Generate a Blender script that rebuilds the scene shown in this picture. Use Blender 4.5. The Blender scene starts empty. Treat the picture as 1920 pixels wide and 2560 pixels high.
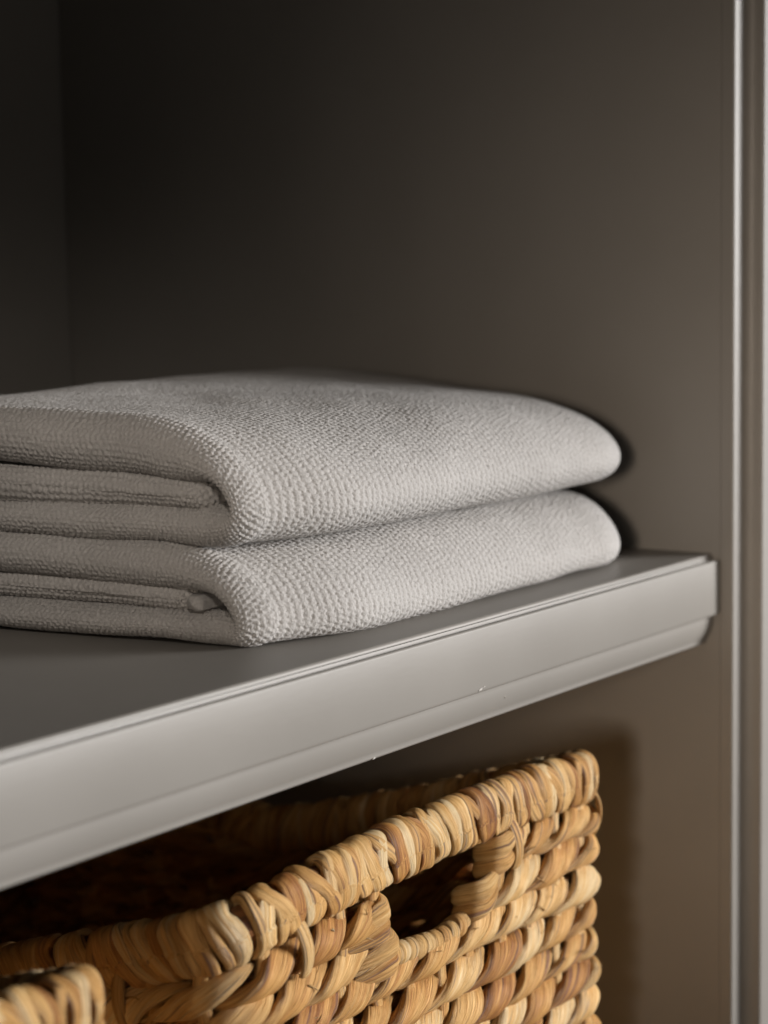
import bpy, math, random
import numpy as np
S = bpy.context.scene
C = S.collection
from mathutils import Matrix, Vector

# ------------------------------------------------------------------ camera
cam_d = bpy.data.cameras.new('camera')
cam = bpy.data.objects.new('camera', cam_d); C.objects.link(cam)
right = Vector((0.57521099, -0.81783164, -0.01684412))
up = -Vector((-0.108311, -0.05573639, -0.99255336))
fwd = Vector((0.81080272, 0.572752, -0.12064035))
M = Matrix((right, up, -fwd)).transposed().to_4x4()
M.translation = Vector((-1.03025405, -0.50585705, 0.16673663))
cam.matrix_world = M
cam_d.sensor_fit = 'VERTICAL'; cam_d.sensor_height = 36.0; cam_d.sensor_width = 27.0
cam_d.lens = 5300.0 / 2560.0 * 36.0
cam_d.clip_start = 0.02; cam_d.clip_end = 60
cam_d.dof.use_dof = True; cam_d.dof.focus_distance = 0.93; cam_d.dof.aperture_fstop = 7.0
S.camera = cam

# ------------------------------------------------------------------ light
w = bpy.data.worlds.new('World'); S.world = w; w.use_nodes = True
bg = w.node_tree.nodes['Background']
bg.inputs[0].default_value = (1.0, 0.86, 0.72, 1); bg.inputs[1].default_value = 0.006

def area(name, loc, target, sx, sy, power, col, spread=180):
    l = bpy.data.lights.new(name, 'AREA'); l.shape = 'RECTANGLE'; l.size = sx; l.size_y = sy
    l.energy = power; l.color = col; l.spread = math.radians(spread)
    o = bpy.data.objects.new(name, l); C.objects.link(o)
    o.location = loc
    o.rotation_euler = (Vector(target) - Vector(loc)).to_track_quat('-Z', 'Y').to_euler()
    return o
# window to the right of the cabinet front (key) and the dim room on its left (fill)
area('window_light', (1.52, -2.10, 0.31), (-0.14, 0.0, -0.13), 1.9, 0.85, 11.2, (1.0, 0.978, 0.960), 34)
area('room_light', (-2.88, -1.02, 0.32), (0.0, -0.17, 0.02), 0.34, 0.36, 0.42, (1.0, 0.84, 0.69), 15.5)
area('towel_end_fill', (-1.40, -0.78, 0.72), (-0.39, 0.14, 0.11), 0.14, 0.14, 0.066, (1.0, 0.90, 0.80), 16)  # added fill with no source of its own, aimed to brighten the towel ends
area('back_panel_fill', (-0.6, -3.2, 0.35), (-0.3, 0.2, 0.0), 1.2, 1.0, 0.65, (1.0, 0.93, 0.85), 80)  # added weak frontal fill that lifts the back panel, not an actual window

S.view_settings.view_transform = 'Standard'
S.view_settings.look = 'None'
S.view_settings.exposure = 0.0
S.view_settings.gamma = 1.0
S.view_settings.use_curve_mapping = False
S.cycles.max_bounces = 8
S.cycles.use_denoising = True

rng = np.random.default_rng(7)

# ------------------------------------------------------------------ helpers
def mesh_np(name, verts, quads, mat=None, parent=None, smooth=True, attrs=None, tris=None):
    verts = np.asarray(verts, np.float32).reshape(-1, 3); quads = np.asarray(quads, np.int32).reshape(-1, 4)
    me = bpy.data.meshes.new(name)
    me.vertices.add(len(verts)); me.vertices.foreach_set('co', verts.ravel())
    n = len(quads)
    me.loops.add(n * 4); me.loops.foreach_set('vertex_index', quads.ravel())
    me.polygons.add(n); me.polygons.foreach_set('loop_start', np.arange(0, n * 4, 4, dtype=np.int32))
    if smooth: me.polygons.foreach_set('use_smooth', np.ones(n, bool))
    me.update(calc_edges=True)
    for k, (ty, a) in (attrs or {}).items():
        at = me.attributes.new(k, ty, 'POINT')
        at.data.foreach_set('vector' if ty == 'FLOAT_VECTOR' else 'value', np.asarray(a, np.float32).ravel())
    if mat: me.materials.append(mat)
    o = bpy.data.objects.new(name, me); C.objects.link(o)
    if parent: o.parent = parent
    return o

def empty(name, loc, label=None, cat=None, group=None, parent=None):
    o = bpy.data.objects.new(name, None); C.objects.link(o); o.location = loc
    o.empty_display_size = 0.05
    if label: o['label'] = label
    if cat: o['category'] = cat
    if group: o['group'] = group
    if parent: o.parent = parent
    return o

def _h(ix, iy, seed):
    n = (ix.astype(np.int64) * 374761393 + iy.astype(np.int64) * 668265263 + seed * 1442695041) & 0x7fffffff
    n = ((n ^ (n >> 13)) * 1274126177) & 0x7fffffff
    n = (n ^ (n >> 16)) & 0xffffff
    return n / float(0xffffff)
def noise(x, y, seed=0):
    ix = np.floor(x).astype(np.int64); iy = np.floor(y).astype(np.int64)
    fx = x - ix; fy = y - iy
    fx = fx * fx * (3 - 2 * fx); fy = fy * fy * (3 - 2 * fy)
    a = _h(ix, iy, seed); b = _h(ix + 1, iy, seed); c = _h(ix, iy + 1, seed); d = _h(ix + 1, iy + 1, seed)
    return (a * (1 - fx) + b * fx) * (1 - fy) + (c * (1 - fx) + d * fx) * fy

def grid_quads(nu, nv, closed_u=False, closed_v=False, off=0):
    """vertex index = i*nv + j"""
    iu = np.arange(nu if closed_u else nu - 1); jv = np.arange(nv if closed_v else nv - 1)
    I, J = np.meshgrid(iu, jv, indexing='ij')
    I2 = (I + 1) % nu; J2 = (J + 1) % nv
    return off + np.stack([I * nv + J, I2 * nv + J, I2 * nv + J2, I * nv + J2], -1).reshape(-1, 4)

def extrude_profile(name, pts, axis, a0, a1, mat, parent, bevel=0.0, segs=1):
    """closed 2D outline swept along an axis; 'x': pts are (y,z); 'z': pts are (x,y)"""
    import bmesh
    bm = bmesh.new()
    vs = []
    for p in pts:
        if axis == 'x': vs.append(bm.verts.new((a0, p[0], p[1])))
        else: vs.append(bm.verts.new((p[0], p[1], a0)))
    f = bm.faces.new(vs)
    r = bmesh.ops.extrude_face_region(bm, geom=[f])
    vv = [g for g in r['geom'] if isinstance(g, bmesh.types.BMVert)]
    d = (a1 - a0, 0, 0) if axis == 'x' else (0, 0, a1 - a0)
    bmesh.ops.translate(bm, vec=d, verts=vv)
    bmesh.ops.recalc_face_normals(bm, faces=bm.faces)
    me = bpy.data.meshes.new(name); bm.to_mesh(me); bm.free()
    for p in me.polygons: p.use_smooth = True
    me.materials.append(mat)
    try: me.set_sharp_from_angle(angle=math.radians(32))
    except Exception: pass
    o = bpy.data.objects.new(name, me); C.objects.link(o); o.parent = parent
    if bevel:
        b = o.modifiers.new('bevel', 'BEVEL'); b.width = bevel; b.segments = 2; b.limit_method = 'ANGLE'; b.angle_limit = math.radians(60)
    return o

def box(name, x0, x1, y0, y1, z0, z1, mat, parent, bevel=0.001):
    return extrude_profile(name, [(x0, y0), (x1, y0), (x1, y1), (x0, y1)], 'z', z0, z1, mat, parent, bevel)

def arc(cx, cy, r, a0, a1, n):
    return [(cx + r * math.cos(math.radians(a0 + (a1 - a0) * i / n)), cy + r * math.sin(math.radians(a0 + (a1 - a0) * i / n))) for i in range(n + 1)]

# ------------------------------------------------------------------ materials
def new_mat(name):
    m = bpy.data.materials.new(name); m.use_nodes = True
    return m, m.node_tree, m.node_tree.nodes['Principled BSDF']

def paint_material():
    m, nt, b = new_mat('greige_satin_paint')
    L = nt.links
    tc = nt.nodes.new('ShaderNodeTexCoord')
    n1 = nt.nodes.new('ShaderNodeTexNoise'); n1.inputs['Scale'].default_value = 9; n1.inputs['Detail'].default_value = 4
    L.new(tc.outputs['Object'], n1.inputs['Vector'])
    cr = nt.nodes.new('ShaderNodeValToRGB')
    cr.color_ramp.elements[0].position = 0.3; cr.color_ramp.elements[0].color = (0.238, 0.223, 0.203, 1)
    cr.color_ramp.elements[1].position = 0.7; cr.color_ramp.elements[1].color = (0.262, 0.246, 0.225, 1)
    L.new(n1.outputs['Fac'], cr.inputs['Fac'])
    # sparse pale specks of dust in the paint
    vo = nt.nodes.new('ShaderNodeTexVoronoi'); vo.inputs['Scale'].default_value = 60
    L.new(tc.outputs['Object'], vo.inputs['Vector'])
    lt = nt.nodes.new('ShaderNodeMath'); lt.operation = 'LESS_THAN'; lt.inputs[1].default_value = 0.022
    L.new(vo.outputs['Distance'], lt.inputs[0])
    n4 = nt.nodes.new('ShaderNodeTexNoise'); n4.inputs['Scale'].default_value = 37
    L.new(tc.outputs['Object'], n4.inputs['Vector'])
    gt = nt.nodes.new('ShaderNodeMath'); gt.operation = 'GREATER_THAN'; gt.inputs[1].default_value = 0.60
    L.new(n4.outputs['Fac'], gt.inputs[0])
    mu = nt.nodes.new('ShaderNodeMath'); mu.operation = 'MULTIPLY'
    L.new(lt.outputs[0], mu.inputs[0]); L.new(gt.outputs[0], mu.inputs[1])
    mix = nt.nodes.new('ShaderNodeMixRGB'); mix.inputs[2].default_value = (0.6, 0.58, 0.55, 1)
    L.new(mu.outputs[0], mix.inputs[0]); L.new(cr.outputs[0], mix.inputs[1])
    L.new(mix.outputs[0], b.inputs['Base Color'])
    n2 = nt.nodes.new('ShaderNodeTexNoise'); n2.inputs['Scale'].default_value = 420; n2.inputs['Detail'].default_value = 3
    mp = nt.nodes.new('ShaderNodeMapping'); mp.inputs['Scale'].default_value = (0.25, 1, 1)
    L.new(tc.outputs['Object'], mp.inputs['Vector']); L.new(mp.outputs[0], n2.inputs['Vector'])
    n3 = nt.nodes.new('ShaderNodeTexNoise'); n3.inputs['Scale'].default_value = 24; n3.inputs['Detail'].default_value = 3
    L.new(tc.outputs['Object'], n3.inputs['Vector'])
    b1 = nt.nodes.new('ShaderNodeBump'); b1.inputs['Strength'].default_value = 0.06; b1.inputs['Distance'].default_value = 0.0006
    b2 = nt.nodes.new('ShaderNodeBump'); b2.inputs['Strength'].default_value = 0.07; b2.inputs['Distance'].default_value = 0.003
    L.new(n2.outputs['Fac'], b1.inputs['Height']); L.new(n3.outputs['Fac'], b2.inputs['Height'])
    L.new(b1.outputs[0], b2.inputs['Normal']); L.new(b2.outputs[0], b.inputs['Normal'])
    rr = nt.nodes.new('ShaderNodeMapRange'); rr.inputs[3].default_value = 0.40; rr.inputs[4].default_value = 0.46
    L.new(n1.outputs['Fac'], rr.inputs[0]); L.new(rr.outputs[0], b.inputs['Roughness'])
    b.inputs['Specular IOR Level'].default_value = 0.36
    return m

def towel_material():
    m, nt, b = new_mat('grey_cotton_knit')
    L = nt.links
    tc = nt.nodes.new('ShaderNodeTexCoord')
    n = nt.nodes.new('ShaderNodeTexNoise'); n.inputs['Scale'].default_value = 900; n.inputs['Detail'].default_value = 3
    L.new(tc.outputs['Object'], n.inputs['Vector'])
    n0 = nt.nodes.new('ShaderNodeTexNoise'); n0.inputs['Scale'].default_value = 25
    L.new(tc.outputs['Object'], n0.inputs['Vector'])
    add = nt.nodes.new('ShaderNodeMath'); add.operation = 'ADD'
    L.new(n.outputs['Fac'], add.inputs[0]); L.new(n0.outputs['Fac'], add.inputs[1])
    cr = nt.nodes.new('ShaderNodeValToRGB')
    cr.color_ramp.elements[0].position = 0.30; cr.color_ramp.elements[0].color = (0.375, 0.360, 0.346, 1)
    cr.color_ramp.elements[1].position = 0.75; cr.color_ramp.elements[1].color = (0.500, 0.483, 0.468, 1)
    hf = nt.nodes.new('ShaderNodeMath'); hf.operation = 'MULTIPLY'; hf.inputs[1].default_value = 0.5
    L.new(add.outputs[0], hf.inputs[0]); L.new(hf.outputs[0], cr.inputs['Fac'])
    L.new(cr.outputs[0], b.inputs['Base Color'])
    b.inputs['Roughness'].default_value = 0.85
    b.inputs['Specular IOR Level'].default_value = 0.25
    b.inputs['Sheen Weight'].default_value = 0.10; b.inputs['Sheen Roughness'].default_value = 0.5
    bu = nt.nodes.new('ShaderNodeBump'); bu.inputs['Strength'].default_value = 0.6; bu.inputs['Distance'].default_value = 0.0008
    L.new(n.outputs['Fac'], bu.inputs['Height']); L.new(bu.outputs[0], b.inputs['Normal'])
    return m

def straw_material():
    m, nt, b = new_mat('dried_water_hyacinth')
    L = nt.links
    f = nt.nodes.new('ShaderNodeAttribute'); f.attribute_name = 'fib'
    t = nt.nodes.new('ShaderNodeAttribute'); t.attribute_name = 'tone'
    def nz(sx, sy, det, off=0.0):
        mp = nt.nodes.new('ShaderNodeMapping'); mp.inputs['Scale'].default_value = (sx, sy, sy); mp.inputs['Location'].default_value = (off, off, off)
        n = nt.nodes.new('ShaderNodeTexNoise'); n.inputs['Scale'].default_value = 1.0; n.inputs['Detail'].default_value = det
        L.new(f.outputs['Vector'], mp.inputs['Vector']); L.new(mp.outputs[0], n.inputs['Vector'])
        return n
    fine = nz(40, 26, 4)          # long thin fibres
    mid = nz(28, 3.5, 2, 9.3)     # broader streaks
    blot = nz(55, 1.1, 2, 4.1)
    cr = nt.nodes.new('ShaderNodeValToRGB'); e = cr.color_ramp.elements
    e[0].position = 0.0; e[0].color = (0.16, 0.07, 0.032, 1)
    e[1].position = 1.0; e[1].color = (0.86, 0.65, 0.37, 1)
    for p, c in ((0.25, (0.38, 0.150, 0.040, 1)), (0.5, (0.64, 0.335, 0.100, 1)), (0.75, (0.81, 0.500, 0.195, 1))):
        q = e.new(p); q.color = c
    def math_(op, a, bb):
        n = nt.nodes.new('ShaderNodeMath'); n.operation = op
        for i, v in enumerate((a, bb)):
            if isinstance(v, (int, float)): n.inputs[i].default_value = v
            else: L.new(v, n.inputs[i])
        return n.outputs[0]
    v = math_('ADD', t.outputs['Fac'], math_('MULTIPLY', math_('SUBTRACT', mid.outputs['Fac'], 0.5), 0.65))
    v = math_('ADD', v, math_('MULTIPLY', math_('SUBTRACT', fine.outputs['Fac'], 0.5), 0.85))
    v = math_('ADD', v, math_('MULTIPLY', math_('SUBTRACT', blot.outputs['Fac'], 0.5), 0.5))
    L.new(v, cr.inputs['Fac'])
    st = nz(16, 2.2, 1, 21.0)
    sr = nt.nodes.new('ShaderNodeMapRange'); sr.inputs[1].default_value = 0.62; sr.inputs[2].default_value = 0.68; sr.inputs[3].default_value = 0; sr.inputs[4].default_value = 0.75
    L.new(st.outputs['Fac'], sr.inputs[0])
    mx = nt.nodes.new('ShaderNodeMixRGB'); mx.inputs[2].default_value = (0.20, 0.095, 0.07, 1)
    L.new(sr.outputs[0], mx.inputs[0]); L.new(cr.outputs[0], mx.inputs[1])
    L.new(mx.outputs[0], b.inputs['Base Color'])
    b.inputs['Roughness'].default_value = 0.52
    b.inputs['Specular IOR Level'].default_value = 0.4
    bu = nt.nodes.new('ShaderNodeBump'); bu.inputs['Strength'].default_value = 1.0; bu.inputs['Distance'].default_value = 0.0012
    L.new(math_('ADD', math_('MULTIPLY', fine.outputs['Fac'], 1.0), math_('MULTIPLY', mid.outputs['Fac'], 1.2)), bu.inputs['Height'])
    L.new(bu.outputs[0], b.inputs['Normal'])
    return m

PAINT = paint_material(); KNIT = towel_material(); STRAW = straw_material()

# ------------------------------------------------------------------ cabinet
BACK = 0.474; LEFT = -1.62; TOP = 0.62; LOW = -0.335
cab = empty('cabinet', (0, 0, LOW), 'greige satin painted built-in cabinet with a moulded shelf above two woven baskets', 'cabinet')
cab.location = (0, 0, 0)
# right side panel and the moulded front frame that closes it
box('side_panel', 0.0, 0.018, 0.0, BACK - 0.001, LOW - 0.25, TOP, PAINT, cab, 0)
ff = [(0.0, -0.0002), (0.0, -0.0062)] + arc(0.0014, -0.0062, 0.0014, 180, 262, 6) + [(0.0086, -0.0078)] \
     + [(0.0088 + 0.0048 * math.sin(t), -0.0079 - 0.0075 * (1 - math.cos(t))) for t in [math.radians(a) for a in range(0, 91, 10)]] \
     + arc(0.0154, -0.0164, 0.0018, 180, 270, 6) + [(0.16, -0.0183), (0.16, -0.0002)]
extrude_profile('face_frame', ff, 'z', LOW - 0.25, TOP + 0.1, PAINT, cab)
box('side_panel', LEFT - 0.018, LEFT, 0.0, BACK - 0.001, LOW - 0.25, TOP, PAINT, cab)
box('back_panel', LEFT - 0.018, 0.018, BACK, BACK + 0.012, LOW - 0.25, TOP, PAINT, cab)
box('top_panel', LEFT, -0.0003, 0.0, BACK - 0.001, TOP - 0.03, TOP - 0.002, PAINT, cab)
sh = box('shelf', LEFT + 0.0005, -0.0006, 0.022, BACK - 0.0012, -0.018, 0.0010, PAINT, cab, 0)
# the top sheet of the shelf with its rounded lip
lip = [(0.0215, 0.0012), (0.0215, 0.0030), (0.4720, 0.0030), (0.4720, 0.0012)]
top = [(0.4720, 0.0012), (0.4720, 0.0030)] + [(0.0062, 0.0030)] + arc(0.0062, 0.0016, 0.0014, 90, 180, 6) + [(0.0046, 0.0012)]
o = extrude_profile('shelf_top', top, 'x', LEFT + 0.0005, -0.0002, PAINT, sh)
# fascia: groove, arris, flat band
fas = [(0.0205, 0.0009), (0.0046, 0.0009), (0.0040, -0.0010), (0.0026, -0.0012), (0.0020, -0.0002)] \
      + arc(0.0012, -0.0010, 0.0011, 70, 180, 6) + [(0.0, -0.0282)] + arc(0.0016, -0.0284, 0.0015, 180, 270, 4) + [(0.0205, -0.0299)]
extrude_profile('fascia_board', fas, 'x', LEFT + 0.0005, -0.0001, PAINT, sh)
cove = [(0.0205, -0.0300), (0.0033, -0.0300), (0.0036, -0.0312)] + [(0.0036 + 0.0042 * (t ** 2.0), -0.0312 - 0.0128 * t) for t in [i / 10 for i in range(1, 11)]] \
       + [(0.0079, -0.0455), (0.0086, -0.0463), (0.0205, -0.0463)]
extrude_profile('cove_moulding', cove, 'x', LEFT + 0.0005, -0.0001, PAINT, sh)
box('shelf', LEFT + 0.0005, -0.0006, 0.0005, BACK - 0.0012, LOW - 0.022, LOW, PAINT, cab)

# small chips where the paint was knocked off the mouldings
def chip(x, y, z, sx, sz, seed):
    r = np.random.default_rng(seed); n = 14
    a = np.linspace(0, 2 * np.pi, n, endpoint=False)
    rad = 0.6 + 0.4 * r.random(n)
    ring = np.stack([x + sx * rad * np.cos(a), np.full(n, y), z + sz * rad * np.sin(a) + 0.25 * sx * rad * np.cos(a)], -1)
    ring2 = np.stack([x + 0.6 * sx * rad * np.cos(a), np.full(n, y - 0.00025), z + 0.6 * sz * rad * np.sin(a) + 0.15 * sx * rad * np.cos(a)], -1)
    cen = np.repeat([[x, y - 0.0003, z]], n, 0)
    V = np.concatenate([ring, ring2, cen]).reshape(3, n, 3)
    return V.reshape(-1, 3), grid_quads(3, n, closed_v=True)
CH, _nt, _b = new_mat('chipped_primer'); _b.inputs['Base Color'].default_value = (0.40, 0.38, 0.35, 1); _b.inputs['Roughness'].default_value = 0.6
for (x, y, z, sx, sz) in ((-0.2415, -0.0001, -0.0282, 0.0022, 0.0007), (-0.2385, -0.0001, -0.0275, 0.0015, 0.0004), (-0.2135, 0.0045, -0.0372, 0.00035, 0.0008), (-0.3135, 0.0078, -0.0458, 0.0012, 0.0005)):
    v, q = chip(x, y, z, sx, sz, int(abs(x) * 1e4))
    mesh_np('paint_chip', v, q, CH, sh)

# ------------------------------------------------------------------ towels
def smooth01(t): t = np.clip(t, 0, 1); return t * t * (3 - 2 * t)
def catmull(P, n_per):
    P = np.asarray(P, float); out = []
    Q = np.vstack([2 * P[0] - P[1], P, 2 * P[-1] - P[-2]])
    for i in range(1, len(Q) - 2):
        t = np.linspace(0, 1, n_per, endpoint=False)[:, None]
        p0, p1, p2, p3 = Q[i - 1], Q[i], Q[i + 1], Q[i + 2]
        out.append(0.5 * ((2 * p1) + (-p0 + p2) * t + (2 * p0 - 5 * p1 + 4 * p2 - p3) * t ** 2 + (-p0 + 3 * p1 - 3 * p2 + p3) * t ** 3))
    out.append(P[-1:]); return np.vstack(out)

def resample(P, ds):
    """ds: function of arclength fraction position -> spacing, or constant"""
    d = np.r_[0, np.cumsum(np.linalg.norm(np.diff(P, axis=0), axis=1))]
    n = max(8, int(d[-1] / ds)); s = np.linspace(0, d[-1], n)
    return np.stack([np.interp(s, d, P[:, k]) for k in range(P.shape[1])], -1), s

def stitches(u, v, seed, end=None):
    """height in metres of the looped seed-stitch knit at fabric coordinates u, v (metres)"""
    cu, cv = 0.0039, 0.0026
    u = u + 0.0009 * (noise(u / 0.011, v / 0.013, seed + 1) - 0.5) * 2
    v = v + 0.0010 * (noise(u / 0.012, v / 0.010, seed + 2) - 0.5) * 2
    col = np.floor(u / cu); D = []
    for dc in (-1, 0, 1):
        c = col + dc
        off = np.where(np.mod(c, 2) > 0.5, 0.5, 0.0)
        row = np.floor(v / cv - off)
        for dr in (-1, 0, 1):
            rr = row + dr
            ci = c.astype(np.int64); ri = rr.astype(np.int64)
            du = u / cu - (c + 0.5 + 0.30 * (_h(ci, ri, seed + 3) - 0.5))
            dv = v / cv - (rr + 0.5 + off + 0.30 * (_h(ci, ri, seed + 4) - 0.5))
            D.append((np.sqrt(du * du + dv * dv) - 0.10 * _h(ci, ri, seed + 5)).astype(np.float32))
    D = np.partition(np.stack(D), 2, axis=0)[:3]; D.sort(axis=0)
    c1 = 1 - np.exp(-((D[1] - D[0]) / 0.20))      # creases between the loops
    c2 = 1 - np.exp(-((D[2] - D[0]) / 0.26) ** 2)    # pits where three loops meet
    dome = 1 - np.clip(D[0], 0, 1) ** 2
    fib = noise(u / 0.0008, v / 0.0008, seed + 8) - 0.5
    e = 0.0 if end is None else end
    return (0.00014 + 0.00100 * e) * c1 + 0.00074 * c2 + (0.00026 + 0.00022 * e) * dome + 0.00020 * fib - 0.0006 - 0.0004 * e

def sheet(name, prof, thick, xl, xr, parent, seed, right_fn, left_fn, fine, amp=1.0, inner_depth=0.035, quarter=False):
    """a thick knitted sheet: prof (y,z) outer line from rear top round the front to rear bottom; swept along x,
    with a soft rounded hem at the left end and closed by right_fn at the right"""
    P, s = resample(prof, fine)
    n = len(P)
    T = np.gradient(P, axis=0); T /= np.linalg.norm(T, axis=1)[:, None] + 1e-12
    N = np.stack([-T[:, 1], T[:, 0]], -1)          # inward (path goes -y on top then +y at the bottom)
    inose = int(np.argmin(P[:, 0])); tt, tb = thick
    th = np.where(np.arange(n) <= inose, np.interp(P[:, 0], *zip(*tt)), np.interp(P[:, 0], *zip(*tb)))
    kk = np.hanning(41); kk /= kk.sum(); th = np.convolve(np.r_[np.full(20, th[0]), th, np.full(20, th[-1])], kk, 'valid')
    # limit tangents noise
    k = np.ones(9) / 9
    for j in (0, 1): N[:, j] = np.convolve(np.r_[np.full(4, N[0, j]), N[:, j], np.full(4, N[-1, j])], k, 'valid')
    N /= np.linalg.norm(N, axis=1)[:, None]
    # across direction: inner strip, rounded cap, outer run
    cap = np.pi * 0.5 * th.mean()
    nc = int(cap / fine); ni = int(inner_depth / 0.0012); no = int((xr - xl) / fine)
    rows = []; uu = []; nrm = []
    # parameters per column: x offset (fraction of cap radius + absolute) and depth fraction into thickness
    cols = []
    if quarter: cap = 0.012; nc = int(cap / fine); ni = 0
    for i in range(ni): cols.append(('i', inner_depth * (1 - i / ni)))
    for i in range(nc): cols.append(('c', i / nc))
    for i in range(no + 1): cols.append(('o', (xr - xl) * i / no))
    m = len(cols)
    X = np.zeros((n, m)); D = np.zeros((n, m)); U = np.zeros(m); NX = np.zeros(m); ND = np.zeros(m)
    r = th / 2; rx = np.maximum(r * 1.25, 0.0125) if not quarter else np.full(n, 0.0075)
    for j, (k_, a) in enumerate(cols):
        if k_ == 'i': X[:, j] = a + rx; D[:, j] = th; U[j] = -cap - a; NX[j] = 0; ND[j] = 1
        elif k_ == 'c':
            if quarter:
                ph = 0.5 * np.pi * (1 - a)
                X[:, j] = rx * (1 - np.sin(ph)); D[:, j] = th * (1 - np.cos(ph)) * 1.05; U[j] = -cap * (1 - a); continue
            ph = np.pi * (1 - a)
            # squared-off semi-circle for a plump folded hem
            X[:, j] = rx * (1 - np.sin(ph)); D[:, j] = r * (1 - np.cos(ph)); U[j] = -cap * (1 - a); NX[j] = -np.sin(ph); ND[j] = -np.cos(ph)
        else: X[:, j] = a + rx; D[:, j] = 0; U[j] = a; NX[j] = 0; ND[j] = -1
    # absolute coordinates
    Yb = P[:, 0][:, None] + N[:, 0][:, None] * D
    Zb = P[:, 1][:, None] + N[:, 1][:, None] * D
    Xb = xl + X
    UU = np.repeat(U[None, :], n, 0); VV = np.repeat(s[:, None], m, 1)
    Xc, Yc, Zc = left_fn(Xb, Yb, Zb)
    Xc, Yc, Zc = right_fn(Xc, Yc, Zc)
    V = np.stack([Xc, Yc, Zc], -1)
    # numeric normals of the smooth surface
    dU = np.gradient(V, axis=1); dS = np.gradient(V, axis=0)
    nn = np.cross(dU, dS); ln = np.linalg.norm(nn, axis=2, keepdims=True); nn = nn / np.maximum(ln, 1e-12)
    # orientation: outer top should point up
    jo = ni + nc + 20
    if nn[5, jo, 2] < 0: nn = -nn
    big = 0.0018 * (noise(UU / 0.03, VV / 0.035, seed + 20) - 0.5) + 0.0034 * (noise(UU / 0.09, VV / 0.08, seed + 21) - 0.5)
    ee = smooth01((0.0035 - UU) / 0.005)
    H = stitches(UU, VV, seed) * (1 - ee); jc = np.where(U < 0.006)[0].max() + 1
    us = 1.35 if quarter else 2.4
    H[:, :jc] += ee[:, :jc] * stitches(UU[:, :jc] * us, VV[:, :jc] * 0.88, seed + 9, np.ones((n, jc)))
    H = H + big
    V = V + nn * H[..., None]
    # close the right end
    r_ = np.random.default_rng(seed); nf = int(n * m / 14)
    ii = r_.integers(4, n - 4, nf); jj = r_.integers(ni, m - 3, nf)
    base = V[ii, jj]; nr = nn[ii, jj]; rv = r_.standard_normal((nf, 3)) * 0.75
    d1 = nr + rv; d1 /= np.linalg.norm(d1, axis=1)[:, None]
    flip = (d1 * nr).sum(1) < 0.1; d1[flip] = nr[flip]
    d2 = d1 + 0.9 * r_.standard_normal((nf, 3)); d2 /= np.linalg.norm(d2, axis=1)[:, None]
    ln = (0.0004 + 0.0009 * r_.random(nf) ** 2)[:, None]; sd = np.cross(d1, r_.standard_normal((nf, 3))); sd /= np.linalg.norm(sd, axis=1)[:, None]; sd *= 0.00004
    p1 = base + d1 * ln * 0.5; p2 = p1 + d2 * ln * 0.5
    F = np.stack([base - sd, base + sd, p1 + sd, p1 - sd, p2 + sd * 0.4, p2 - sd * 0.4], 1)
    o0 = n * m + 6 * np.arange(nf)[:, None]
    Q = np.concatenate([o0 + [0, 1, 2, 3], o0 + [3, 2, 4, 5]])
    return mesh_np(name, np.vstack([V.reshape(-1, 3), F.reshape(-1, 3)]), np.vstack([grid_quads(n, m), Q]), KNIT, parent), V


def make_towel(label, ztop, zbot, front, rear, prof, thick, xl, xr, seed, inner, skew, zmid, drop, cornerR, endR):
    t = empty('folded_towel', (0.5 * (xl + xr), 0.5 * (front + rear), zbot), label, 'towel', 'folded grey knitted towels stacked on the shelf')
    inv = Matrix.Translation(-Vector(t.location))
    def left_fn(X, Y, Z):
        k = smooth01((xl + 0.10 - X) / 0.10)
        return X + k * (-skew * (Y - 0.05)), Y + 0.018 * smooth01((xl + 0.075 - X) / 0.085) ** 1.2 * np.clip((0.11 - Y) / 0.08, 0, 1), Z
    def right_fn(X, Y, Z):
        # plump rounded end: height closes to the middle and the front corner turns away
        e = np.clip((X - (xr - endR)) / endR, 0, 1)
        k = np.where(Z > zmid, np.clip(1 - e ** 2.8, 0, 1) ** 0.5, np.clip(1 - e ** 4.0, 0, 1) ** 0.42)
        drp = drop * smooth01((X - (xr - 0.17)) / 0.17) * (0.1 + 0.9 * smooth01((0.25 - Y) / 0.18)) - 0.0025 * smooth01((Y - 0.12) / 0.12) * smooth01((X + 0.30) / 0.18)
        z0 = zmid - 0.25 * drp
        Z2 = z0 + (Z - drp * np.clip((Z - zbot) / (ztop - zbot), 0, 1) - z0) * np.maximum(k, 0.0)
        e2 = np.clip((X - (xr - cornerR)) / cornerR, 0, 1)
        ret = 0.75 * cornerR * (1 - np.sqrt(np.clip(1 - e2 ** 2, 0, 1)))
        Y2 = Y + ret * np.clip((rear - Y) / (rear - front), 0, 1)
        X2 = X
        return X2, Y2, Z2
    o, V = sheet('outer_layer', prof, thick, xl, xr, t, seed, right_fn, left_fn, 0.00056)
    o.matrix_parent_inverse = inv
    # inner fold: its own rounded sheet tucked inside
    if inner:
        ip, ith, ixl = inner
        def rf(X, Y, Z): return X, Y, Z
        o2, _ = sheet('inner_layer', ip, ith, ixl, xr - 0.09, t, seed + 50, rf, left_fn, 0.0007, quarter=True)
        o2.matrix_parent_inverse = inv
    return t

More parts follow.
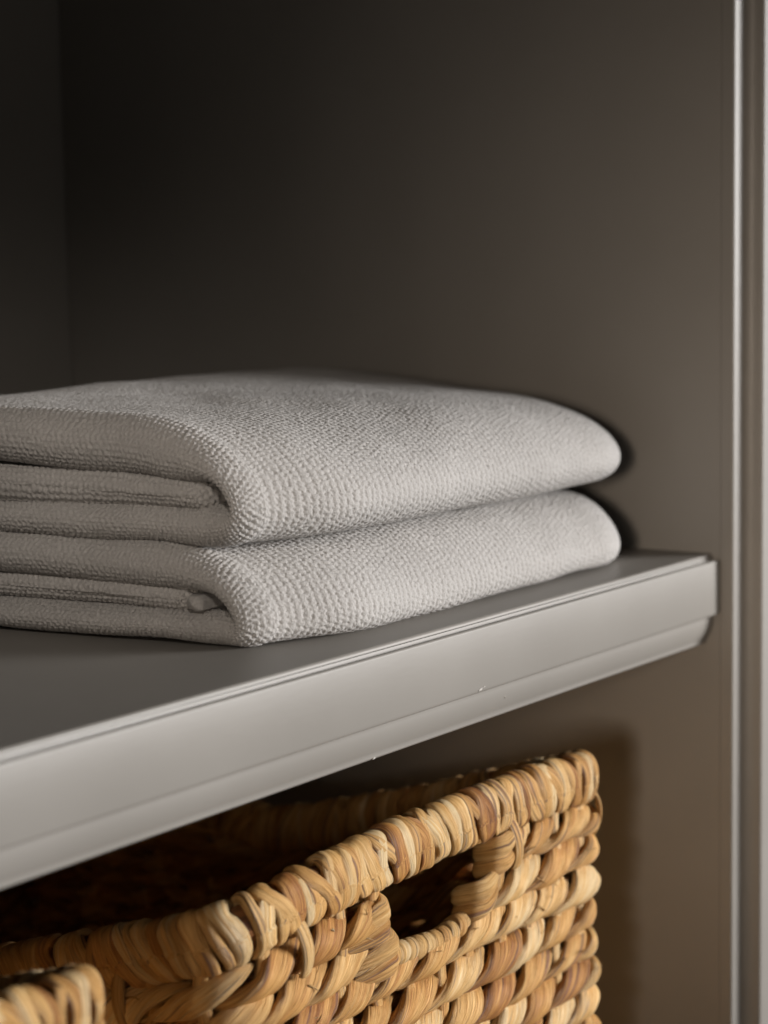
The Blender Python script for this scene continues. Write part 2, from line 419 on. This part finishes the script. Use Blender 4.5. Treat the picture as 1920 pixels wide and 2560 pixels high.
# upper towel: 5 cm high roll
up_prof = catmull([(0.285, 0.070), (0.279, 0.088), (0.262, 0.0985), (0.23, 0.1015), (0.18, 0.1005), (0.13, 0.0990), (0.095, 0.0975), (0.072, 0.0935), (0.052, 0.0860), (0.038, 0.0755), (0.031, 0.0640),
                   (0.0325, 0.0545), (0.042, 0.0475), (0.062, 0.0450), (0.10, 0.0462), (0.16, 0.0475), (0.22, 0.0478), (0.26, 0.0490), (0.277, 0.056), (0.285, 0.070)], 24)
lo_prof = catmull([(0.280, 0.022), (0.276, 0.036), (0.262, 0.0445), (0.22, 0.0470), (0.16, 0.0468), (0.10, 0.0455), (0.068, 0.0435), (0.048, 0.0385), (0.035, 0.0300), (0.0275, 0.0200),
                   (0.0262, 0.0115), (0.031, 0.0052), (0.045, 0.0040), (0.09, 0.0040), (0.18, 0.0040), (0.25, 0.0042), (0.272, 0.008), (0.280, 0.022)], 24)
th_up = ([(0.031, 0.0090), (0.042, 0.0095), (0.055, 0.0160), (0.075, 0.0225), (0.12, 0.0222), (0.17, 0.0205), (0.28, 0.0195)],
         [(0.031, 0.0105), (0.042, 0.0140), (0.055, 0.0172), (0.085, 0.0165), (0.12, 0.0150), (0.17, 0.0135), (0.28, 0.013)])
th_lo = ([(0.026, 0.0100), (0.040, 0.0120), (0.055, 0.0150), (0.085, 0.0170), (0.17, 0.0168), (0.28, 0.016)],
         [(0.026, 0.0100), (0.032, 0.0120), (0.045, 0.0150), (0.060, 0.0140), (0.12, 0.0132), (0.28, 0.0125)])

def slab(y0, y1, z0f, z1f, n=40, bulge=0.0):
    """closed flat fold section from rear top round a small front edge to the rear bottom"""
    ys = np.linspace(y1, y0, n)
    top = [(y, z1f(y)) for y in ys]; bot = [(y, z0f(y)) for y in ys[::-1]]
    zc = 0.5 * (z0f(y0) + z1f(y0)); h = 0.5 * (z1f(y0) - z0f(y0))
    nose = [(y0 - h * 0.9 * math.cos(a), zc + h * math.sin(a)) for a in np.linspace(math.pi / 2 - 0.25, -math.pi / 2 + 0.25, 14)]
    return np.array(top + nose + bot)
def lin(pts): return lambda y: float(np.interp(y, *zip(*pts)))
ui = slab(0.0610, 0.265, lin([(0.045, 0.0612), (0.08, 0.0618), (0.17, 0.0620)]), lin([(0.045, 0.0695), (0.065, 0.0712), (0.11, 0.0740), (0.17, 0.0768)]))
li = slab(0.0735, 0.262, lin([(0.06, 0.0180), (0.17, 0.0176)]), lin([(0.055, 0.0262), (0.08, 0.0277), (0.12, 0.0292), (0.17, 0.0302)]))
TI = [(0.045, 0.0042), (0.065, 0.0047), (0.11, 0.0061), (0.17, 0.0074), (0.3, 0.0075)]
make_towel('upper folded towel of light grey seed-stitch knit, plump front fold, lying on another', 0.1015, 0.045, 0.031, 0.285, up_prof, th_up, -0.353, -0.017, 11,
           (ui, (TI, TI), -0.3500), 0.13, 0.064, 0.011, 0.060, 0.040)
lowt = make_towel('lower folded towel of light grey seed-stitch knit resting on the painted shelf', 0.047, 0.004, 0.0262, 0.280, lo_prof, th_lo, -0.3555, -0.028, 31,
           (li, ([(0.055, 0.0045), (0.08, 0.0049), (0.12, 0.0057), (0.17, 0.0063), (1, .0063)],) * 2, -0.3495), 0.13, 0.021, 0.004, 0.055, 0.022)

# the hem of the lower towel that shows inside its fold
nh = 40; xs = np.linspace(-0.3560, -0.30, nh); ah = np.linspace(0, 2 * np.pi, 28, endpoint=False)
AA, XX = np.meshgrid(ah, xs); env = np.clip((XX + 0.3560) / 0.0022, 0, 1) ** 0.3
sq = lambda c: np.sign(c) * np.abs(c) ** 0.6
bmp = 1 + 0.07 * np.cos(AA * 7) + 0.12 * (noise(AA * 3.1, XX / 0.0011, 4) - 0.5)
Vh = np.stack([XX, 0.0708 + 0.0040 * env * bmp * sq(np.cos(AA)), 0.0216 + 0.0032 * env * bmp * sq(np.sin(AA)) + 0.0006 * np.cos(AA)], -1)
hem = mesh_np('hem', Vh.reshape(-1, 3), grid_quads(nh, 28, closed_v=True), KNIT, lowt)
hem.matrix_parent_inverse = Matrix.Translation(-Vector(lowt.location))

# ------------------------------------------------------------------ baskets
BX0, BX1, BY0, BY1, BR = -0.403, -0.1095, 0.017, 0.437, 0.017
def perim(n_step=0.0015, inset=0.0):
    """rounded rectangle, from the rear-left corner forward, across the front, back, and across the rear"""
    x0, x1, y0, y1, r = BX0 + inset, BX1 - inset, BY0 + inset, BY1 - inset, BR - inset * 0.5
    pts = []
    def ar(cx, cy, a0, a1): return [(cx + r * math.cos(math.radians(a)), cy + r * math.sin(math.radians(a))) for a in np.linspace(a0, a1, 12)]
    pts += [(x0, y1 - r)] + [(x0, y0 + r)] + ar(x0 + r, y0 + r, 180, 270)[1:]
    pts += [(x1 - r, y0)] + ar(x1 - r, y0 + r, 270, 360)[1:]
    pts += [(x1, y1 - r)] + ar(x1 - r, y1 - r, 0, 90)[1:]
    pts += [(x0 + r, y1)] + ar(x0 + r, y1 - r, 90, 180)[1:]
    P = np.array(pts)
    return resample(P, n_step)
BP, BS = perim()
BL = BS[-1]
def dip(y):
    s = np.clip((y - BY0) / (BY1 - BY0), 0, 1)
    return 0.060 * (1 - np.abs(1 - 2 * s) ** 1.15)
def arch(x, y):
    u = np.clip((x - 0.5 * (BX0 + BX1)) / (0.5 * (BX1 - BX0)), -1, 1)
    return np.where((y < BY0 + 0.02) | (y > BY1 - 0.02), 0.0060 * (1 - u * u), 0.0) - 0.0040 * np.clip(-u * 0.5 + 0.5, 0, 1)

def tube(path, frameN, ra, rb, nseg, seed, tone, u0=0.0, ridge=0.10, closed=False):
    """elliptical tube: ra along frameN, rb along the binormal; returns verts, quads, attrs"""
    n = len(path)
    if closed: T = np.roll(path, -1, 0) - np.roll(path, 1, 0)
    else: T = np.gradient(path, axis=0)
    T /= np.linalg.norm(T, axis=1)[:, None] + 1e-12
    N = frameN - (frameN * T).sum(1)[:, None] * T; N /= np.linalg.norm(N, axis=1)[:, None] + 1e-12
    B = np.cross(T, N)
    a = np.linspace(0, 2 * np.pi, nseg, endpoint=False)
    d = np.r_[0, np.cumsum(np.linalg.norm(np.diff(path, axis=0), axis=1))] + u0
    # lengthwise ridges: angular noise that drifts slowly along the strand
    A, U = np.meshgrid(a, d)
    rg = noise(np.cos(A) * 2.4 + U * 22 + seed, np.sin(A) * 2.4 + seed * 1.7, 5) + 0.5 * noise(np.cos(A) * 5 + U * 30, np.sin(A) * 5 + seed, 6)
    R = 1 + ridge * (rg - 0.75) * 2
    ra = np.asarray(ra) * np.ones(n); rb = np.asarray(rb) * np.ones(n)
    V = path[:, None, :] + (R * np.cos(A) * ra[:, None])[..., None] * N[:, None, :] + (R * np.sin(A) * rb[:, None])[..., None] * B[:, None, :]
    fib = np.stack([U + seed * 3.1, np.cos(A) + seed * 0.37, np.sin(A)], -1)
    tn = np.repeat((np.asarray(tone) * np.ones(n))[:, None], nseg, 1)
    return V.reshape(-1, 3), grid_quads(n, nseg, closed_u=closed, closed_v=True), fib.reshape(-1, 3), tn.ravel()

class Acc:
    def __init__(s): s.v = []; s.q = []; s.f = []; s.t = []; s.n = 0
    def add(s, r):
        v, q, f, t = r; s.v.append(v); s.q.append(q + s.n); s.f.append(f); s.t.append(t); s.n += len(v)
    def build(s, name, parent):
        return mesh_np(name, np.concatenate(s.v), np.concatenate(s.q), STRAW, parent,
                       attrs={'fib': ('FLOAT_VECTOR', np.concatenate(s.f)), 'tone': ('FLOAT', np.concatenate(s.t))})

ROW0, RP, NR = -0.1195, 0.0157, 14
def row_z(k, P):
    fall = max(0.0, 1 - k / 15.0)
    return ROW0 - RP * k - dip(P[:, 1]) * fall + arch(P[:, 0], P[:, 1]) * max(0.0, 1 - k / 4.0)

def outward(P):
    T = np.gradient(P, axis=0); T /= np.linalg.norm(T, axis=1)[:, None] + 1e-12
    return np.stack([T[:, 1], -T[:, 0]], -1)

def strand_pts(P, S, zc, ph, k, half, seed):
    """one strand of a twined pair along path P; half: 0 or 1"""
    out = outward(P)
    pit = 0.066
    th = 2 * np.pi * S / pit + ph + half * np.pi + 1.0 * (noise(S / 0.05, np.full_like(S, k * 3.3), 40) - 0.5)
    rr = 0.0044 * (0.9 + 0.25 * noise(S / 0.03, np.full_like(S, k + half * 9.0), 41)); rz = 0.0050
    wob = 0.0016 * (noise(S / 0.045, np.full_like(S, k * 1.7), 42) - 0.5) * 2
    zw = 0.0013 * (noise(S / 0.06, np.full_like(S, k * 2.9), 43) - 0.5) * 2
    c = np.cos(th); sn = np.sin(th)
    path = np.stack([P[:, 0] + out[:, 0] * (rr * c + wob), P[:, 1] + out[:, 1] * (rr * c + wob), zc + rz * sn + zw], -1)
    fr = np.stack([out[:, 0] * c, out[:, 1] * c, sn], -1)
    # every leaf between two crossings has its own tone
    leaf = np.floor((th) / (2 * np.pi) + 0.5).astype(np.int64)
    tone = 0.32 + 0.56 * _h(leaf, np.full_like(leaf, k * 7 + half), seed)
    fat = 1 + 0.30 * (noise(S / 0.02, np.full_like(S, k * 5.1 + half), 44) - 0.5) * 2
    tone = np.where(_h(leaf, np.full_like(leaf, k * 3 + half + 50), 91) > 0.95, 0.30, tone)
    # each leaf is widest where it lies outside and pinches as it dives between the stakes; the surface is crinkled
    fat = fat * (0.94 + 0.12 * c) * (1 + 0.14 * (noise(S / 0.0045, np.full_like(S, k * 2.1 + half * 5), 47) - 0.5))
    return path, fr, tone, fat, th

def make_basket(label):
    b = empty('woven_basket', (0.5 * (BX0 + BX1), 0.5 * (BY0 + BY1), LOW), label, 'basket', 'woven storage baskets under the shelf')
    loc = Vector(b.location); inv = Matrix.Translation(-loc)
    body = Acc(); edge = Acc(); stakes = Acc(); rim = Acc(); core = Acc(); tie = Acc()
    HL, HR = (-0.3045, -0.2975), (-0.2140, -0.2330)
    n = len(BP)
    front = BP[:, 1] < BY0 + 0.004
    for k in range(NR):
        zc = row_z(k, BP)
        ph = (k % 2) * 0.5 * np.pi + 0.6 * rng.random() + k * 0.9
        if k < 2:
            iL = np.where(front & (BP[:, 0] > HL[k] - 0.0055))[0][0]
            iR = np.where(front & (BP[:, 0] > HR[k] + 0.0055))[0][0]
            order = np.r_[np.arange(iR, n), np.arange(0, iL + 1)]
            P = BP[order]; seg = np.r_[0, np.cumsum(np.linalg.norm(np.diff(P, axis=0), axis=1))]
            z = zc[order]
            # end phases so that one strand is in front and the other behind at both ends
            th_end = 2 * np.pi * seg[-1] / 0.066
            res = []
            for half in (0, 1):
                path, fr, tone, fat, th = strand_pts(P, seg, z, -0.35, k, half, 77)
                res.append((path, fr, tone, fat))
            for half in (0, 1):
                path, fr, tone, fat = res[half]
                body.add(tube(path, fr, 0.0036 * fat, 0.0067 * fat, 20, k * 2.3 + half * 11.1, tone, ridge=0.16))
            # knobs: the pair turns round the last stake
            for end in (0, -1):
                A = res[0][0][end]; Bq = res[1][0][end]
                dirx = -1.0 if end == 0 else 1.0
                mid = 0.5 * (A + Bq); d = A - Bq
                mid[1] = BY0
                for q, (dz, rr_, tn) in enumerate(((0.0040, 0.0062, 0.66), (-0.0042, 0.0056, 0.52))):
                    a = np.linspace(0, np.pi, 20)
                    xa = dirx * (0.0005 * q + 0.0062 * np.sin(a)); ya = -rr_ * np.cos(a) - 0.0012; za = dz + 0.0025 * np.cos(a) * (1 if dirx < 0 else -1)
                    lead = np.linspace(1, 0, 9)[:-1]
                    sg = 1 if dirx < 0 else -1
                    L1 = np.stack([-dirx * 0.018 * lead, -rr_ - 0.0012 + 0.0045 * lead ** 2, dz + 0.0025 * sg + 0.0040 * sg * lead], -1)
                    L2 = np.stack([-dirx * 0.012 * lead[::-1], rr_ - 0.0012 - 0.003 * lead[::-1], np.full(8, dz - 0.0025 * sg)], -1)
                    pp = mid + np.vstack([L1, np.stack([xa, ya, za], -1), L2])
                    f0 = np.vstack([np.repeat([[0, -1.0, 0]], 8, 0), np.stack([dirx * np.sin(a), -np.cos(a), 0 * a], -1), np.repeat([[0, 1.0, 0]], 8, 0)])
                    sc = np.r_[np.linspace(0.55, 1, 8), np.ones(20), np.linspace(1, 0.6, 8)]
                    edge.add(tube(pp, f0, 0.0036 * sc, 0.0052 * sc, 16, k * 5 + end * 3.7 + q * 2.2 + 2, tn))
        else:
            for half in (0, 1):
                path, fr, tone, fat, th = strand_pts(BP, BS, zc, ph, k, half, 77)
                body.add(tube(path, fr, 0.0036 * fat, 0.0067 * fat, 20, k * 2.3 + half * 11.1, tone, ridge=0.16))
    # frayed ends and stray fibres
    fr_ = np.random.default_rng(5)
    for q in range(170):
        i = int(fr_.integers(int(0.25 * n), int(0.62 * n))); k = int(fr_.integers(0, 12))
        o_ = outward(BP[max(i - 1, 0):i + 2])[0]; o_ = np.array([o_[0], o_[1], 0]); tt_ = np.array([-o_[1], o_[0], 0])
        if k < 2 and front[i] and HL[0] - 0.002 < BP[i][0] < HR[0] + 0.002: continue
        p0 = np.array([BP[i][0], BP[i][1], row_z(k, BP[i:i + 1])[0]]) + o_ * 0.0074 + np.array([0, 0, fr_.uniform(-.006, .006)])
        dr = tt_ * fr_.choice([-1, 1]) + np.array([0, 0, fr_.uniform(-.7, .9)]) + o_ * fr_.uniform(0.1, 0.8); L_ = fr_.uniform(0.003, 0.011)
        t_ = np.linspace(0, 1, 8)[:, None]
        pth = p0 + dr * L_ * t_ + o_ * (-0.002 * t_ ** 2) + np.array([0, 0, -0.003]) * t_ ** 2 * fr_.random()
        body.add(tube(pth, np.repeat([o_], 8, 0), 0.00016, 0.00045 * (1 - 0.8 * t_[:, 0]) * fr_.uniform(0.5, 1.6), 5, q, fr_.uniform(0.35, 0.95)))
    body.build('woven_body', b).matrix_parent_inverse = inv
    # wrapped cord along the bottom of the hand hole
    xs = np.linspace(-0.3030, -0.2350, 60); zz = ROW0 - RP * 1.42 + 0.0012 * np.sin((xs + 0.3) * 90) + 0.0045 * ((xs + 0.269) / 0.034) ** 2 - 0.001
    path = np.stack([xs, np.full(60, BY0 - 0.0015), zz], -1)
    edge.add(tube(path, np.repeat([[0, 0, 1.0]], 60, 0), 0.0042, 0.0046, 16, 61, 0.66))
    for i, xw in enumerate(np.arange(-0.301, -0.236, 0.0066)):
        a = np.linspace(0, 2 * np.pi, 24, endpoint=False); sl = 0.0018
        lp = np.stack([xw + sl * np.cos(a), BY0 - 0.0015 + 0.0047 * np.sin(a), ROW0 - RP * 1.42 + 0.0012 * math.sin((xw + 0.3) * 90) + 0.0045 * ((xw + 0.269) / 0.034) ** 2 - 0.001 + 0.0045 * np.cos(a)], -1)
        fr = np.stack([np.zeros(24), np.sin(a), np.cos(a)], -1)
        edge.add(tube(lp, fr, 0.0011, 0.0036, 8, 70 + i, 0.5 + 0.3 * rng.random(), closed=True))
    edge.build('hand_hole_edging', b).matrix_parent_inverse = inv
    # upright stakes
    for s0 in np.arange(0.008, BL, 0.0255):
        i = int(np.searchsorted(BS, s0)); i = min(i, n - 2)
        p = BP[i]; o2 = outward(BP)[i]
        infront = front[i]
        ztop = -0.105 - float(dip(p[1:2])[0])
        if infront and HL[1] < p[0] < HR[1] - 0.002: ztop = ROW0 - RP * 1.55
        elif infront and HL[0] < p[0] < HR[0]: ztop = ROW0 - RP * 1.3
        z = np.linspace(LOW + 0.004, ztop, 70)
        off = 0.0022 if rng.random() < 0.75 else 0.0008
        wob = 0.0012 * np.sin(z * 190 + s0 * 40)
        path = np.stack([p[0] + o2[0] * off + (-o2[1]) * wob, p[1] + o2[1] * off + o2[0] * wob, z], -1)
        fr = np.repeat([[o2[0], o2[1], 0]], 70, 0)
        stakes.add(tube(path, fr, 0.0024, 0.0036, 10, s0 * 100, 0.55 + 0.3 * rng.random()))
    stakes.build('stakes', b).matrix_parent_inverse = inv
    # rim: core coil and wrapped leaves
    RT = -0.0978
    zr = RT - dip(BP[:, 1]) + arch(BP[:, 0], BP[:, 1])
    cp = np.stack([BP[:, 0], BP[:, 1], zr], -1)[::3]
    o3 = outward(BP)[::3]
    core.add(tube(cp, np.c_[o3, np.zeros(len(o3))], 0.0058, 0.0105, 12, 3.3, 0.18))
    co = core.build('rim', b); co.matrix_parent_inverse = inv
    s = 0.003
    full = np.stack([BP[:, 0], BP[:, 1], zr], -1); ow = outward(BP)
    while s < BL - 0.003:
        i = int(np.searchsorted(BS, s)); i = min(max(i, 2), n - 3)
        c = full[i]; T = full[i + 2] - full[i - 2]; T /= np.linalg.norm(T)
        o_ = np.array([ow[i][0], ow[i][1], 0.0]); u_ = np.cross(o_, T); 
        if u_[2] < 0: u_ = -u_
        m = 44; a = np.linspace(0, 2 * np.pi, m, endpoint=False)
        ha = 0.0061 * (0.95 + 0.16 * rng.random()); hb = 0.0115 * (0.96 + 0.10 * rng.random())
        ca, sa = np.cos(a), np.sin(a)
        # boxy loop
        pw = 0.82
        rx = np.sign(ca) * np.abs(ca) ** pw * ha; rz = np.sign(sa) * np.abs(sa) ** pw * hb
        crn = abs(ow[min(i + 6, n - 1)] - ow[max(i - 6, 0)]).sum() > 0.05; tilt = (0.0044 + 0.0024 * rng.standard_normal()) * (0.25 if crn else 1); curl = 0.0012 * rng.standard_normal()
        lp = c + rx[:, None] * o_ + rz[:, None] * u_ + (tilt * -sa + curl * np.cos(2 * a) + 0.0008 * np.sin(3 * a + rng.random() * 6))[:, None] * T
        fr = ca[:, None] * o_ * hb + sa[:, None] * u_ * ha
        wd = 0.0040 * (0.75 + 0.55 * rng.random())
        cr_ = 1 + 0.16 * (noise(a * 4.5, np.full_like(a, rng.random() * 90), 3) - 0.5)
        wv = cr_ * wd * (1 + 0.14 * sa + 0.14 * np.sin(a + rng.random() * 6) + 0.12 * np.sin(3 * a + rng.random() * 6))
        tone = np.clip(0.62 + 0.17 * rng.standard_normal(), 0.10, 0.95)
        if crn and c[0] < BX0 + 0.02 and c[1] < BY0 + 0.02 and rng.random() < 0.5: tone = 0.85; wd *= 1.15
        rim.add(tube(lp, fr, 0.0021 * (0.8 + 0.5 * rng.random()) * (1 + 0.25 * sa), wv, 16, rng.random() * 50, tone, closed=True, ridge=0.15))
        s += wd * 1.42
    rim.build('rim_wrapping', co)
    co.children[0].matrix_parent_inverse = Matrix.Identity(4)
    # ties: a few wrapping strips run on down over the first row
    for s0 in np.arange(0.02, BL, 0.083):
        i = int(np.searchsorted(BS, s0)); i = min(max(i, 2), n - 3)
        if front[i] and HL[0] - 0.004 < BP[i][0] < HR[0] + 0.006: continue
        c = full[i]; o_ = np.array([ow[i][0], ow[i][1], 0.0])
        z = np.linspace(-0.006, -0.031, 26); ln = 0.0045 + 0.0052 * np.sin(np.linspace(0.15, np.pi * 1.02, 26)) ** 0.6
        Tt = np.array([-o_[1], o_[0], 0])
        path = c + o_ * ln[:, None] + np.array([0, 0, 1.0]) * z[:, None] + Tt * (0.004 * (np.linspace(0, 1, 26)[:, None] - 0.5))
        tie = Acc(); tie.add(tube(path, np.repeat([o_], 26, 0), 0.0013, 0.0036, 10, s0 * 77, 0.55 + 0.3 * rng.random()))
        tie.build('rim_tie', b).matrix_parent_inverse = inv
    # base
    bo = box('base', BX0 + 0.004, BX1 - 0.004, BY0 + 0.004, BY1 - 0.004, LOW + 0.001, LOW + 0.008, STRAW, b, 0)
    bo.matrix_parent_inverse = inv
    return b

bk = make_basket('large honey coloured woven basket with a hand hole in its lit front')
def copy_tree(o, parent=None):
    c = o.copy(); C.objects.link(c)
    if parent: c.parent = parent; c.matrix_parent_inverse = o.matrix_parent_inverse.copy()
    for ch in list(o.children):
        if ch.name != c.name: copy_tree(ch, c)
    return c
b2 = copy_tree(bk)
b2.location = (bk.location[0] - 0.380, bk.location[1] - 0.012, bk.location[2])
b2['label'] = 'woven basket at the bottom left of which only the blurred front corner shows'
